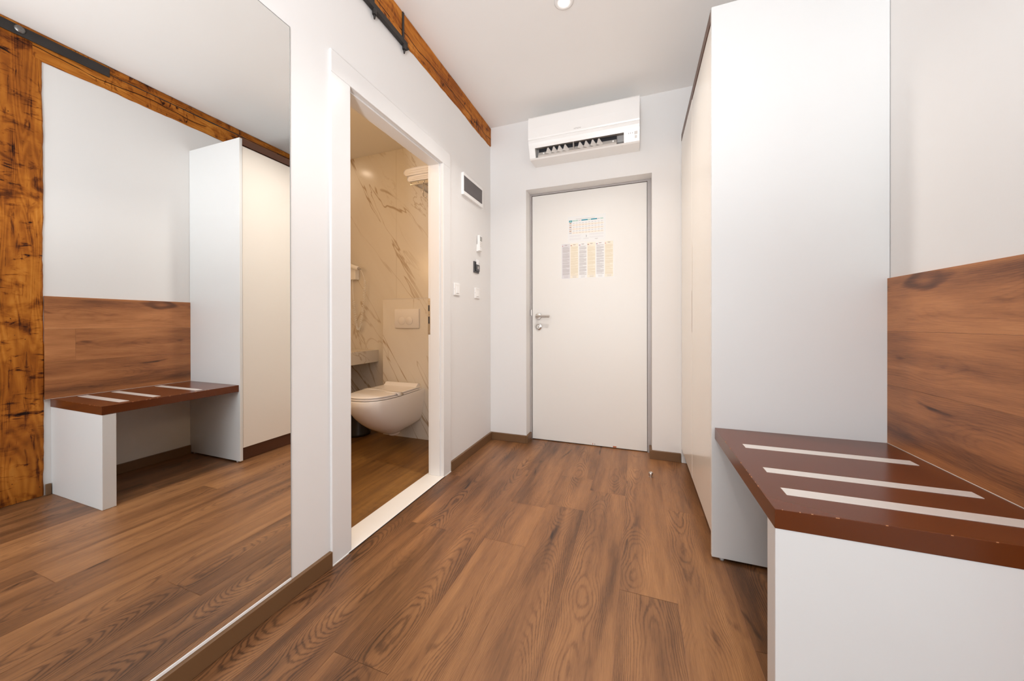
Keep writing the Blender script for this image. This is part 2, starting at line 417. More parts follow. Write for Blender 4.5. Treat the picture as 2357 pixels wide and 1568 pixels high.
# ================================================================== SETTING
# floor: individual planks (0.194 m wide) as faces of one mesh, over a pale bevel bed
PW = 0.1942; G = 0.0006
seams = {-1: [0.63, 2.03], 0: [-0.08, 1.310], -2: [0.40, 1.800, 2.170], -3: [0.03, 1.420, 1.757], -4: [-0.62, 0.776, 2.170],
         -5: [0.02, 1.415], -6: [0.532, 1.940], 1: [0.55, 1.95], 2: [-0.2, 1.2], 3: [0.4, 1.8], -7: [1.0]}
mb = MB()
mb.face([(XL - 0.02, YN, -0.0012), (XR, YN, -0.0012), (XR, YD + RD + 0.06, -0.0012), (XL - 0.02, YD + RD + 0.06, -0.0012)], 'gap')
for k in range(-6, 5):
    x0, x1 = -0.0625 + PW * k, -0.0625 + PW * (k + 1)
    x0, x1 = max(x0, XL - 0.02), min(x1, XR)
    if x1 - x0 < 0.005: continue
    ys = sorted(seams.get(k, [0.3, 1.7])); lo = ys[0] - 1.395
    while lo > YN: ys.insert(0, lo); lo -= 1.395
    ys = [YN] + [y for y in ys if YN < y] + [YD + RD + 0.06]
    for a, b in zip(ys, ys[1:]):
        ou, ov = random.uniform(0, 60), random.uniform(0, 60); tn = random.uniform(-0.5, 0.5)
        p = [(x0 + G, a + G), (x1 - G, a + G), (x1 - G, b - G), (x0 + G, b - G)]
        mb.face([(x, y, 0.0) for x, y in p], 'floor', [(y + ou, x + ov) for x, y in p], tn, mid=ov - 0.0625 + PW * (k + 0.5))
one('floor', 'brown oak laminate plank floor of the hallway', 'floor', mb, kind='structure')

mb = B(XL - 0.02, XR + 0.02, YN, YD + 0.02, H, H + 0.08, 'ceiling')
one('ceiling', 'plain white hallway ceiling with one recessed spotlight', 'ceiling', mb, kind='structure')

# left wall with the bathroom opening
T0 = XL - 0.11
mb = MB()
mb.box(T0, XL, YN, DY0 - 0.02, -0.01, H, 'wall'); mb.box(T0, XL, DY1 + 0.02, YD, -0.01, H, 'wall')
mb.box(T0, XL, DY0 - 0.02, DY1 + 0.02, DZ + 0.02, H, 'wall')
one('wall_left', 'white plaster wall holding the mirror and the bathroom doorway', 'wall', mb, kind='structure')
mb = MB(); mb.box(XR, XR + 0.1, YN, YD, -0.01, H, 'wall')
one('wall_right', 'white plaster wall behind the bench and wardrobe', 'wall', mb, kind='structure')
# end wall with the entrance recess
mb = MB()
mb.box(T0, RX0, YD, YD + RD + 0.06, -0.01, H, 'wall'); mb.box(RX1, XR + 0.1, YD, YD + RD + 0.06, -0.01, H, 'wall')
mb.box(RX0, RX1, YD, YD + RD + 0.06, RZ, H, 'wall'); mb.box(RX0, RX1, YD + RD + 0.05, YD + RD + 0.06, -0.01, RZ, 'wall')
one('wall_end', 'white plaster end wall around the entrance door', 'wall', mb, kind='structure')
# wall behind the camera with a window
mb = MB(); wx0, wx1, wz0, wz1 = -1.0, 0.7, 0.5, 2.4
mb.box(T0, wx0, YN - 0.2, YN, -0.01, H, 'wall'); mb.box(wx1, XR + 0.1, YN - 0.2, YN, -0.01, H, 'wall')
mb.box(wx0, wx1, YN - 0.2, YN, -0.01, wz0, 'wall'); mb.box(wx0, wx1, YN - 0.2, YN, wz1, H, 'wall')
one('wall_near', 'white plaster wall with a window facing the entrance door', 'wall', mb, kind='structure')
win = thing('window_1', 'white framed window facing the entrance door', 'window', (-0.15, YN - 0.1, wz0), kind='structure')
mb = MB()
for a in ((wx0, wx0 + 0.06, wz0, wz1), (wx1 - 0.06, wx1, wz0, wz1), (-0.19, -0.11, wz0 + 0.06, wz1 - 0.06), (wx0 + 0.06, wx1 - 0.06, wz0, wz0 + 0.06), (wx0 + 0.06, wx1 - 0.06, wz1 - 0.06, wz1)):
    mb.box(a[0], a[1], YN - 0.14, YN - 0.08, a[2], a[3], 'lacquer')
mb.build('window_frame', win)
mb = MB(); mb.box(wx0 + 0.06, -0.19, YN - 0.115, YN - 0.105, wz0 + 0.06, wz1 - 0.06, 'glass'); mb.box(-0.11, wx1 - 0.06, YN - 0.115, YN - 0.105, wz0 + 0.06, wz1 - 0.06, 'glass')
mb.build('window_pane', win)

# skirting boards
bh, bt = 0.0613, 0.0156
mb = B(XL, XL + bt, YN, 1.0452, 0, bh, 'skirt', 0.002); mb.box(XL, XL + bt, 1.9798, YD - bt, 0, bh, 'skirt', 0.002)
one('baseboard_left', 'brown wood skirting along the mirror wall', 'skirting board', mb, kind='structure')
mb = B(XL, RX0, YD - bt, YD, 0, bh, 'skirt', 0.002, grain=0); mb.box(RX0, RX0 + bt, YD - bt, YD + RD - 0.012, 0, bh, 'skirt', 0.002)
mb.box(RX1 - bt, WX - 0.002, YD - bt, YD, 0, bh, 'skirt', 0.002, grain=0); mb.box(RX1 - bt, RX1, YD, YD + RD - 0.012, 0, bh, 'skirt', 0.002)
one('baseboard_end', 'brown wood skirting either side of the entrance door', 'skirting board', mb, kind='structure')
mb = B(XR - bt, XR, 0.934, 0.9530, 0, bh, 'skirt', 0.002); mb.box(XR - bt, XR, 1.0085, WY - 0.001, 0, bh, 'skirt', 0.002)
one('baseboard_right', 'brown wood skirting on the wall under the bench', 'skirting board', mb, kind='structure')

# ------------------------------------------------------------------ bathroom shell
BX, BY0, BY1, BH = -2.80, 0.30, 2.60, 2.545
HY, HX, HZ = 2.450, -2.085, 1.178
mb = MB(); mb.face([(BX, BY0, -0.0012), (T0, BY0, -0.0012), (T0, BY1, -0.0012), (BX, BY1, -0.0012)], 'grout')
mb.face([(T0, DY0, -0.0012), (T0 + 0.01, DY0, -0.0012), (T0 + 0.01, DY1, -0.0012), (T0, DY1, -0.0012)], 'grout')
tx = [-2.81, -2.49, -2.16, -1.829, -1.497, T0 + 0.01]
ty = {0: [0.9], 1: [0.5, 1.3], 2: [0.75, 1.95], 3: [0.77, 1.965], 4: [1.25, 2.47]}
for i in range(5):
    ys = [BY0] + ty[i] + [BY1]
    for a, b in zip(ys, ys[1:]):
        ou, ov = random.uniform(0, 60), random.uniform(0, 60)
        p = [(tx[i] + .001, a + .001), (tx[i + 1] - .001, a + .001), (tx[i + 1] - .001, b - .001), (tx[i] + .001, b - .001)]
        mb.face([(x, y, 0) for x, y in p], 'bath_floor', [(y + ou, x + ov) for x, y in p], random.uniform(-.5, .5))
one('floor_bathroom', 'wood look tiled bathroom floor', 'floor', mb, kind='structure')
one('ceiling_bathroom', 'painted bathroom ceiling', 'ceiling', B(BX, T0, BY0, BY1, BH, BH + 0.04, 'bath_paint'), kind='structure')
mb = MB(); mb.box(BX - 0.1, T0, BY1, BY1 + 0.05, -0.01, BH, 'marble'); mb.box(-2.0600, -2.0585, BY1 - 0.0006, BY1 + 0.001, HZ, BH, 'joint')
one('wall_bathroom_end', 'veined cream marble wall behind the towel rack', 'wall', mb, kind='structure')
one('wall_bathroom_left', 'veined cream marble wall beyond the vanity counter', 'wall', B(BX - 0.1, BX, BY0, BY1, -0.01, BH, 'marble'), kind='structure')
one('wall_bathroom_near', 'cream marble wall on the near side of the bathroom', 'wall', B(BX - 0.1, T0, BY0 - 0.1, BY0, -0.01, BH, 'marble'), kind='structure')
one('wall_cistern', 'half height marble boxed wall behind the toilet', 'wall', B(HX, T0, HY, BY1, -0.005, HZ, 'marble', 0.001).box(HX, T0, HY - 0.001, HY + 0.006, HZ - 0.0045, HZ + 0.0008, 'plastic_mid'), kind='structure')

# door surround of the bathroom, with lining and strike plate
tr = thing('trim_1', 'white lacquered door surround of the bathroom', 'door frame', (XL, (DY0 + DY1) / 2, 0), kind='structure')
ct = XL + 0.0121
for nm, a in (('casing', (1.0452, DY0, 0.0, DZ)), ('casing', (DY1, 1.9798, 0.0, DZ)), ('casing', (1.0452, 1.9798, DZ, 2.0628))):
    MB().box(XL, ct, a[0], a[1], a[2], a[3], 'lacquer', 0.003).build(nm, tr)
for (y0, y1, z0, z1) in ((DY0 - 0.02, DY0, 0.006, DZ), (DY1, DY1 + 0.02, 0.006, DZ), (DY0 - 0.02, DY1 + 0.02, DZ, DZ + 0.02)):
    mb = MB(); mb.box(T0 + 0.012, XL + 0.001, y0, y1, z0, z1, 'lacquer', 0.0015)
    dy = 0.007 if y1 <= DY0 else (-0.007 if y0 >= DY1 else 0); dz = -0.007 if z0 >= DZ else 0
    # raised stop bead in the lining
    if dy > 0: mb.box(T0 + 0.030, T0 + 0.098, y1, y1 + dy, z0, z1, 'lacquer', 0.0015)
    elif dy < 0: mb.box(T0 + 0.030, T0 + 0.098, y0 + dy, y0, z0, z1, 'lacquer', 0.0015)
    else: mb.box(T0 + 0.030, T0 + 0.098, y0 + 0.027, y1 - 0.027, z0 + dz, z0, 'lacquer', 0.0015)
    mb.build('lining', tr)
mb = MB(); mb.box(T0 + 0.010, T0 + 0.0285, DY1 - 0.0015, DY1 + 0.001, 0.896, 1.126, 'metal', 0.001)
for z0, z1 in ((0.965, 1.010), (1.045, 1.082)): mb.box(T0 + 0.013, T0 + 0.022, DY1 - 0.0022, DY1, z0, z1, 'dark')
for z in (0.912, 1.028, 1.112): mb.cyl((T0 + 0.019, DY1 - 0.0026, z), (T0 + 0.019, DY1, z), 0.004, 'chrome', 10)
tag(mb.build('strike_plate', tr), 'brass grey metal strike plate')
mb = MB(); mb.box(T0 - 0.002, ct + 0.002, DY0 - 0.018, DY1 + 0.018, -0.01, 0.006, 'stone', 0.0015)
mb.box(XL + 0.0005, ct + 0.002, 1.047, 1.978, -0.01, 0.004, 'stone')
one('trim_2', 'cream marble threshold in the bathroom doorway', 'threshold', mb, kind='structure')

# entrance door in its recess
FY = YD + RD
d = thing('door_1', 'plain white entrance door with two notices on it', 'door', (-0.375, FY, 0), kind='structure')
LX0, LX1, LZ = -0.8238, 0.0735, 2.024
MB().box(LX0 + 0.003, LX1 - 0.003, FY, FY + 0.045, 0.006, LZ - 0.003, 'entry', 0.001).build('door_leaf', d)
mb = MB(); mb.box(RX0, LX0, FY - 0.006, FY + 0.05, 0, RZ, 'frame_grey', 0.001); mb.box(LX1, RX1, FY - 0.006, FY + 0.05, 0, RZ, 'frame_grey', 0.001)
mb.box(LX0, LX1, FY - 0.006, FY + 0.05, LZ, RZ, 'frame_grey', 0.001); tag(mb.build('door_frame', d), 'thin grey metal door frame')
mb = MB(); mb.box(LX0, LX1, FY + 0.012, FY + 0.048, 0.001, LZ, 'dark'); mb.build('gap_shade', d)  # dark slab gives the gap around the leaf its shade by colour
mb = MB(); hy = FY
mb.lathe((-0.768, 0, 1.024), [(0.0, hy), (0.026, hy), (0.026, hy - 0.006), (0.024, hy - 0.008), (0.011, hy - 0.009), (0.010, hy - 0.045), (0.0, hy - 0.045)], 'metal', axis=1)
pts = [(-0.768, hy - 0.045, 1.024), (-0.755, hy - 0.050, 1.024), (-0.73, hy - 0.051, 1.024), (-0.665, hy - 0.051, 1.022)]
mb.cyl((-0.779, hy - 0.047, 1.024), (-0.665, hy - 0.051, 1.022), 0.0095, 'metal', 16)
tag(mb.build('door_handle', d, 40), 'brushed steel lever handle')
mb = MB(); mb.lathe((-0.766, 0, 0.936), [(0.0, hy), (0.026, hy), (0.026, hy - 0.006), (0.019, hy - 0.009), (0.016, hy - 0.006), (0.0, hy - 0.006)], 'chrome', axis=1)
mb.cyl((-0.766, hy - 0.005, 0.936), (-0.766, hy - 0.016, 0.936), 0.0135, 'metal'); mb.box(-0.768, -0.764, hy - 0.0168, hy - 0.0155, 0.928, 0.940, 'dark')
tag(mb.build('lock_cylinder', d, 40), 'round keyhole escutcheon')
mb = MB(); mb.box(-0.8345, -0.8230, hy - 0.008, hy - 0.005, 1.030, 1.078, 'plastic', 0.001); mb.box(-0.8375, -0.8340, hy - 0.009, hy - 0.005, 1.028, 1.080, 'plastic_dark')
mb.build('latch_keeper', d)
mb = MB(); mb.box(-0.175, -0.150, hy - 0.001, hy + 0.002, 0.007, 0.018, 'rust'); mb.box(-0.33, -0.326, hy - 0.001, hy + 0.002, 0.010, 0.022, 'rust'); mb.box(-0.315, -0.311, hy - 0.001, hy + 0.002, 0.012, 0.020, 'p_brown')
tag(mb.build('paint_chip', d), 'bare chipped spots on the bottom edge')

# ================================================================== THINGS
# ---- mirror
mr = thing('wall_mirror', 'large frameless mirror on the white left wall reflecting the bench', 'mirror', (XL, 0.2, 0.0630))
mz0, mz1, my0, my1 = 0.0700, 2.0124, -0.75, 0.8799
mb = MB(); mb.face([(XL + 0.002, my0, mz0), (XL + 0.002, my1, mz0), (XL + 0.002, my1, mz1), (XL + 0.002, my0, mz1)], 'mirror')
mb.build('mirror_glass', mr)
mb = MB(); xm = XL + 0.002
mb.box(XL, xm - 0.0002, my0, my1, mz0, mz1, 'mirror_edge')
mb.box(XL, xm + 0.0006, my1, my1 + 0.0016, mz0, mz1 + 0.0016, 'mirror_edge'); mb.box(XL, xm + 0.0006, my0, my1, mz1, mz1 + 0.0016, 'mirror_edge')
mb.build('glass_edge', mr)
tag(MB().box(XL, xm + 0.002, my0, my1, 0.0625, 0.0700, 'plastic').build('bottom_profile', mr), 'thin white strip under the glass')

# ---- aged timbers
def rough_timber(mb, ax, a, b, u0, u1, w0, w1, mat, jit=0.004, step=0.03, uoff=0.0, lowjit=None, slope=None):
    """rough beam along axis ax (1 or 2): u is the other in-wall axis, w the thickness axis (x)"""
    n = max(2, int(abs(b - a) / step)); rings = []; uvs = []; rd = random.Random(int(abs(a * 997 + u0 * 31) * 100))
    ph = [rd.uniform(0, 6.28) for _ in range(8)]
    def wav(t, k): return (math.sin(t * 5.3 + ph[k]) * 0.5 + math.sin(t * 13.7 + ph[k + 1]) * 0.3 + math.sin(t * 41 + ph[k + 2]) * 0.2)
    lj = jit if lowjit is None else lowjit
    for i in range(n + 1):
        t = a + (b - a) * i / n
        lo = u0 + lj * (wav(t, 0) + rd.uniform(-.35, .35)); hi = u1 + jit * (wav(t, 3) + rd.uniform(-.35, .35))
        if slope: hi = min(hi, slope(t))
        sgn = 1 if w1 > w0 else -1; e = 0.006
        prof = [(w0, lo), (w1 - sgn * e, lo), (w1, lo + e)]
        for q in (0.25, 0.5, 0.75): prof.append((w1 + sgn * 0.0015 * wav(t + q * 9, 2), lo + (hi - lo) * q))
        prof += [(w1, hi - e), (w1 - sgn * e, hi), (w0, hi)]
        rings.append([(p[0], p[1], t) if ax == 2 else (p[0], t, p[1]) for p in prof])
        acc = 0; us = []
        for j in range(len(prof) + 1):
            p, q = prof[j % len(prof)], prof[j - 1]
            us.append((t + uoff, p[1] - u0 + (0.2 if 2 > j or j > len(prof) - 1 else 0)))
        uvs.append(us)
    mb.loft(rings, mat, smooth=False, uvs=uvs)
    return mb
XA, XB = XL, XL + 0.007
bl = thing('timber_beam', 'old orange brown timber beam along the wall above the bathroom doorway', 'beam', (XL, 1.5, 2.437), 'old wall beams')
mb = rough_timber(MB(), 1, 0.10, YD - 0.002, 2.438, H - 0.001, XL + 0.0005, XB, 'beam', 0.002, lowjit=0.006, uoff=3.3)
mb.build('beam_body', bl)
mb = MB(); x = XB
mb.box(x - 0.004, x + 0.006, 0.60, 1.535, 2.412, 2.452, 'iron', 0.0015)
mb.box(x - 0.004, x + 0.016, 0.60, 1.535, 2.411, 2.416, 'iron', 0.001)
pl = tag(mb.build('iron_plate', bl), 'black iron angle bar')
for y in (1.500, 1.283):
    MB().box(x - 0.003, x + 0.006, y - 0.006, y + 0.006, 2.452, 2.585, 'iron', 0.001).build('iron_strap', bl)
    mb = MB(); mb.cyl((x + 0.010, y, 2.412), (x + 0.010, y, 2.388), 0.011, 'iron', 6, 0.010, smooth=False); mb.cyl((x + 0.010, y, 2.388), (x + 0.006, y + 0.004, 2.372), 0.007, 'iron', 10, 0.003)
    mb.build('bolt', pl)
# right wall: post and beam (seen in the mirror)
XP = XR - 0.007
pt = thing('timber_post', 'wide old orange brown timber post standing beside the bench in the mirror', 'post', (XR, 0.83, 0.0))
rough_timber(MB(), 2, 0.002, 2.535, 0.64, 0.9300, XR - 0.0005, XP, 'post', 0.003, uoff=0.0).build('post_body', pt)
br = thing('timber_beam', 'old dark brown timber beam above the bench and wardrobe in the mirror', 'beam', (XR, 1.6, 2.44), 'old wall beams')
def scarf(t): return 2.546 if t > 0.905 else 2.40
mb = rough_timber(MB(), 1, 0.895, YD - 0.002, 2.441, 2.5455, XR - 0.0005, XP - 0.001, 'beam', 0.002, lowjit=0.005, uoff=11.0)
mb.box(XR - 0.0045, XR - 0.0005, 0.905, YD - 0.002, 2.540, 2.555, 'dark')
mb.build('lower_timber', br)
rough_timber(MB(), 1, 0.30, YD - 0.002, 2.5490, H - 0.001, XR - 0.0005, XP - 0.004, 'beam', 0.0015, uoff=19.0).build('upper_timber', br)
mb = MB(); mb.box(XP - 0.004, XP - 0.011, 0.40, 1.190, 2.522, 2.578, 'iron', 0.003)
pl = tag(mb.build('iron_plate', br), 'flat black iron bar')
for y in (0.851, 0.56):
    mb = MB(); mb.lathe((0, y, 2.556), [(0.0, XP - 0.011), (0.020, XP - 0.011), (0.020, XP - 0.014), (0.013, XP - 0.019), (0.006, XP - 0.021), (0.0, XP - 0.021)], 'bolt', axis=0, n=16)
    mb.build('bolt', pl)

# ---- wardrobe
wd = thing('wardrobe', 'tall white built in wardrobe with cream doors beside the entrance', 'wardrobe', (0.56, 2.13, 0.0))
tag(MB().box(WX, XR - 0.0015, WY, WY + 0.019, 0.010, 2.2573, 'panel_white', 0.0015).build('side_panel', wd), 'white side panel')
MB().box(WX + 0.001, XR - 0.0015, 2.636, 2.656, 0.002, 2.2573, 'panel_white', 0.001).build('side_panel', wd)
for y0, y1, dx, zt in ((1.6285, 2.1555, 0.002, 2.2070), (2.1590, 2.634, 0.0015, 2.2140)):
    dr = MB().box(WX + dx, WX + dx + 0.019, y0, y1, 0.0973, zt, 'door_cream', 0.0012).build('wardrobe_door', wd)
    dr['label'] = 'cream glossy wardrobe door'
    if y0 < 2: MB().box(WX + dx - 0.0006, WX + dx + 0.003, 2.1500, 2.1553, 1.150, 1.400, 'groove_shade').build('finger_pull', dr)
    else: MB().box(WX + dx - 0.0006, WX + dx + 0.003, 2.1592, 2.1660, 0.915, 1.148, 'groove_shade').build('finger_pull', dr)
tag(MB().box(WX + 0.0005, WX + 0.019, 1.6275, 2.635, 2.2165, 2.2640, 'plinth', 0.001).build('cornice', wd), 'dark brown strip above the doors')
MB().box(WX + 0.022, XR - 0.001, 1.6275, 2.635, 2.216, 2.2345, 'panel_white').build('top_board', wd)
tag(MB().box(WX + 0.035, WX + 0.052, 1.6275, 2.635, 0.001, 0.100, 'plinth').build('plinth', wd), 'dark brown plinth')
MB().box(WX + 0.053, XR - 0.001, 1.6275, 2.635, 0.080, 0.0985, 'panel_white').build('bottom_board', wd)
for x in (0.325, 0.80): MB().cyl((x, WY + 0.0095, 0.0), (x, WY + 0.0095, 0.012), 0.0085, 'rubber', 12).build('glide', wd)

# ---- bench
bn = thing('bench', 'low entry bench with reddish brown wood top on a white block leg', 'bench', (0.57, 1.28, 0.0))
BX0, BY = 0.2981, 0.9534
mb = MB().box(BX0, XR - 0.0005, BY, WY - 0.0005, BZ - 0.0455, BZ, 'bench', 0.0012, grain=1, off=(3, 5))
rr = random.Random(5); y = BY
while y < WY - 0.02:
    l = rr.uniform(0.002, 0.010)
    if rr.random() < 0.3: mb.box(BX0 - 0.0001, BX0 + rr.uniform(0.0003, 0.0009), y, y + l, BZ - 0.0012, BZ + 0.0003, 'wear')
    y += l + rr.uniform(0.005, 0.03)
x = BX0
while x < XR - 0.03:
    l = rr.uniform(0.002, 0.012)
    if rr.random() < 0.3: mb.box(x, x + l * 0.6, BY - 0.0001, BY + rr.uniform(0.0003, 0.0008), BZ - 0.0012, BZ + 0.0003, 'wear')
    x += l + rr.uniform(0.004, 0.03)
st = mb.build('seat', bn)
tag(MB().box(0.2964 + 0.003, XR, BY + 0.002, BY + 0.0546, 0.0, BZ - 0.0455, 'panel_white', 0.002).build('leg', bn), 'white block leg')
for y0, y1 in ((1.383, 1.421), (1.177, 1.212), (1.038, 1.078)):
    tag(MB().box(0.349, 0.792, y0, y1, BZ - 0.002, BZ + 0.0012, 'strip', 0.0004).build('inlay_strip', st), 'pale metal inlay strip')

# ---- wood panel on the wall behind the bench
mb = MB(); xp = XR - 0.009
def plank(y0, y1, z0, z1, tn, off): mb.box(xp, XR, y0, y1, z0, z1, 'wall_panel', grain=1, off=off, tone=tn)
plank(0.9312, WY - 0.0005, 0.9385, 1.1247, 0.20, (9.7, 3.1))
plank(0.9312, 1.0455, 0.7495, 0.938, 0.40, (14.1, 8.4)); plank(1.046, WY - 0.0005, 0.7495, 0.938, -0.02, (22.6, 1.7))
plank(0.9312, WY - 0.0005, BZ + 0.0005, 0.749, -0.12, (31.9, 6.6))
pn = one('wall_panel', 'brown wood grain backrest panel on the wall behind the bench', 'wall panel', mb)
tag(MB().box(xp - 0.002, xp, 0.934, WY - 0.001, BZ + 0.0003, BZ + 0.0015, 'plastic_mid').build('sealant_bead', pn), 'thin pale sealant line')

# ---- air conditioner
AX0, AX1 = -0.757, 0.017
ac = thing('air_conditioner', 'white wall mounted air conditioner above the entrance door', 'air conditioner', (-0.37, YD, 2.2))
F = YD - 0.200
top = [(YD, 2.487), (F + 0.03, 2.491), (F + 0.008, 2.487), (F, 2.474)]
low = [(F + 0.001, 2.322), (F - 0.001, 2.312), (F, 2.298), (F + 0.006, 2.281), (F + 0.014, 2.264)]
bot = [(F + 0.038, 2.2035), (F + 0.050, 2.196), (YD, 2.205)]
prof = [(p[0], p[1]) for p in top + low + bot]
OX0, OX1 = -0.712, -0.083
mb = MB()
mb.prism(prof, 0, AX0, OX0, 'plastic'); mb.prism(prof, 0, OX1, AX1, 'plastic')
# middle part: open outlet between low[-1] and bot[0]
rings = [[(x, p[0], p[1]) for p in bot + top + low] for x in (OX0, OX1)]
mb.loft(rings, 'plastic', smooth=False, cap=False, closed=False)
# outlet cavity
cav = [low[-1], (F + 0.090, 2.286), (F + 0.110, 2.250), (F + 0.085, 2.222), bot[0]]
mb.loft([[(x, p[0], p[1]) for p in cav] for x in (OX0, OX1)], 'plastic_grey', smooth=False, cap=False, closed=False)
mb.build('housing', ac)
mb = MB(); mb.prism([(F + 0.020, 2.4915), (F + 0.004, 2.4885), (F - 0.004, 2.478), (F - 0.009, 2.40), (F - 0.009, 2.330), (F - 0.005, 2.3205), (F + 0.002, 2.3205)], 0, AX0, AX1, 'plastic')
fp = mb.build('front_panel', ac)
cu = bpy.data.curves.new('maker_lettering', 'FONT'); cu.body = 'HITACHI'; cu.size = 0.0125; cu.align_x = 'CENTER'; cu.extrude = 0.0003
to = bpy.data.objects.new('tmp', cu); C.objects.link(to)
me = bpy.data.meshes.new_from_object(to); bpy.data.objects.remove(to)
me.transform(Matrix.Translation((-0.395, F - 0.0093, 2.3375)) @ Matrix.Rotation(math.radians(90), 4, 'X')); me.materials.clear(); me.materials.append(M['plastic_grey'])
lo = bpy.data.objects.new('lettering', me); C.objects.link(lo); lo.parent = fp; lo.matrix_parent_inverse = Matrix.Translation((-0.37, YD, 2.2)).inverted()
lo.matrix_parent_inverse = Matrix.Identity(4)
tag(lo, 'small grey lettering')
mb = MB(); mb.box(-0.694, -0.132, F + 0.066, F + 0.070, 2.240, 2.276, 'dark'); mb.build('outlet_slot', ac)
mb = MB(); mb.prism([(F + 0.041, 2.204), (F + 0.034, 2.214), (F + 0.062, 2.250), (F + 0.072, 2.246)], 0, -0.694, -0.132, 'plastic_mid')
ll = mb.build('lower_louver', ac)
for x in (-0.650, -0.155): MB().cyl((x, F + 0.040, 2.232), (x, F + 0.034, 2.226), 0.006, 'plastic', 12).build('screw', ll)
for x in (-0.616, -0.573, -0.531, -0.489, -0.383, -0.340, -0.294, -0.251):
    mb = MB(); mb.prism([(F + 0.014, 2.219), (F + 0.025, 2.258), (F + 0.031, 2.262), (F + 0.036, 2.258), (F + 0.060, 2.228), (F + 0.050, 2.214)], 0, -0.0012, 0.0012, 'plastic_mid')
    v = mb.bm.verts[:]; bmesh.ops.rotate(mb.bm, verts=v, cent=(0, F + 0.03, 2.24), matrix=Matrix.Rotation(math.radians(-62), 3, 'Z'))
    bmesh.ops.translate(mb.bm, verts=v, vec=(x, 0, 0)); mb.build('vane', ac)
MB().box(-0.430, -0.426, F + 0.022, F + 0.070, 2.214, 2.272, 'plastic_mid').build('divider', ac)
def slant(t): return (low[-1][0] + (bot[0][0] - low[-1][0]) * t, low[-1][1] + (bot[0][1] - low[-1][1]) * t)
def decal(mb, x0, x1, t0, t1, m, off=0.0008):
    a, b = slant(t0), slant(t1)
    mb.prism([(a[0] - off, a[1]), (b[0] - off, b[1]), (b[0] + 0.002, b[1]), (a[0] + 0.002, a[1])], 0, x0, x1, m)
mb = MB(); decal(mb, -0.016, 0.004, 0.08, 0.36, 'plastic_mid'); decal(mb, -0.014, 0.001, 0.46, 0.72, 'plastic_mid')
for x in (-0.052, -0.040, -0.028): decal(mb, x - 0.0025, x + 0.0025, 0.14, 0.24, 'plastic_grey')
tag(mb.build('indicator_panel', ac), 'grey indicator lights and buttons')
mb = MB(); decal(mb, OX1 - 0.001, OX1 + 0.0005, -0.2, 1.0, 'plastic_mid', 0.0003)
mb.box(AX1 - 0.115, AX1 - 0.114, F + 0.052, F + 0.09, 2.1950, 2.1985, 'plastic_mid'); mb.build('cover_seam', ac)

# ---- ceiling lamp
lp = thing('recessed_spotlight', 'round white recessed spotlight lit in the ceiling', 'ceiling light', (-0.346, 1.734, H))
mb = MB(); mb.lathe((-0.346, 1.734, 0), [(0.027, H - 0.0005), (0.049, H - 0.0005), (0.049, H - 0.003), (0.044, H - 0.006), (0.030, H - 0.0065), (0.027, H - 0.003)], 'plastic')
mb.build('lamp_ring', lp)
MB().cyl((-0.346, 1.734, H - 0.001), (-0.346, 1.734, H - 0.004), 0.026, 'lamp_glow', 28).build('lamp_bulb', lp)

# ---- wall devices by the door
def px(y): return y
ds = thing('distribution_board', 'white electrical fuse box with smoked cover high by the corner', 'fuse box', (XL, 2.315, 1.94))
mb = MB(); x0, x1 = XL, XL + 0.020
for a in ((2.148, 2.470, 1.868, 1.893), (2.148, 2.470, 1.999, 2.021), (2.450, 2.470, 1.893, 1.999), (2.148, 2.152, 1.893, 1.999)): mb.box(x0, x1, a[0], a[1], a[2], a[3], 'plastic', 0.001)
mb.box(x0, x0 + 0.003, 2.152, 2.450, 1.893, 1.999, 'plastic_grey'); mb.build('box_frame', ds)
mb = MB(); mb.box(x0 + 0.003, x0 + 0.009, 2.245, 2.36, 1.925, 1.968, 'plastic_mid')
for i in range(6): mb.box(x0 + 0.009, x0 + 0.014, 2.250 + i * 0.018, 2.261 + i * 0.018, 1.936, 1.958, 'plastic_dark')
mb.build('breaker_row', ds)
tag(MB().box(x1 - 0.002, x1 + 0.0015, 2.150, 2.4485, 1.8945, 1.9985, 'smoke', 0.0008).build('smoked_cover', ds), 'smoked grey transparent cover')

kp = thing('air_conditioner_remote', 'small white remote with grey screen in a wall holder', 'remote control', (XL, 2.41, 1.52))
mb = MB(); mb.box(XL, XL + 0.012, 2.388, 2.442, 1.516, 1.57, 'plastic', 0.002); mb.build('wall_holder', kp)
mb = MB(); mb.box(XL + 0.004, XL + 0.026, 2.392, 2.438, 1.520, 1.640, 'plastic', 0.004); rb = mb.build('remote_body', kp)
MB().box(XL + 0.0255, XL + 0.0266, 2.398, 2.432, 1.595, 1.630, 'lcd').build('screen', rb)
mb = MB()
for i in range(3):
    for j in range(3): mb.box(XL + 0.0255, XL + 0.0268, 2.399 + i * 0.012, 2.407 + i * 0.012, 1.551 + j * 0.014, 1.559 + j * 0.014, 'plastic_mid')
mb.build('key_buttons', rb)

kc = thing('key_card_switch', 'black key card switch on the wall under the remote', 'card switch', (XL, 2.375, 1.39))
mb = MB(); mb.box(XL, XL + 0.009, 2.334, 2.418, 1.349, 1.433, 'plastic_dark', 0.002); mb.build('switch_plate', kc)
mb = MB(); mb.box(XL + 0.008, XL + 0.0165, 2.354, 2.412, 1.362, 1.412, 'plastic_dark', 0.002); mb.box(XL + 0.016, XL + 0.0170, 2.374, 2.396, 1.378, 1.400, 'plastic_grey', 0.0004); mb.build('card_slot', kc)
one('key_card', 'white key card standing in the black wall switch', 'card', B(XL + 0.0125, XL + 0.0135, 2.358, 2.404, 1.395, 1.450, 'card'))

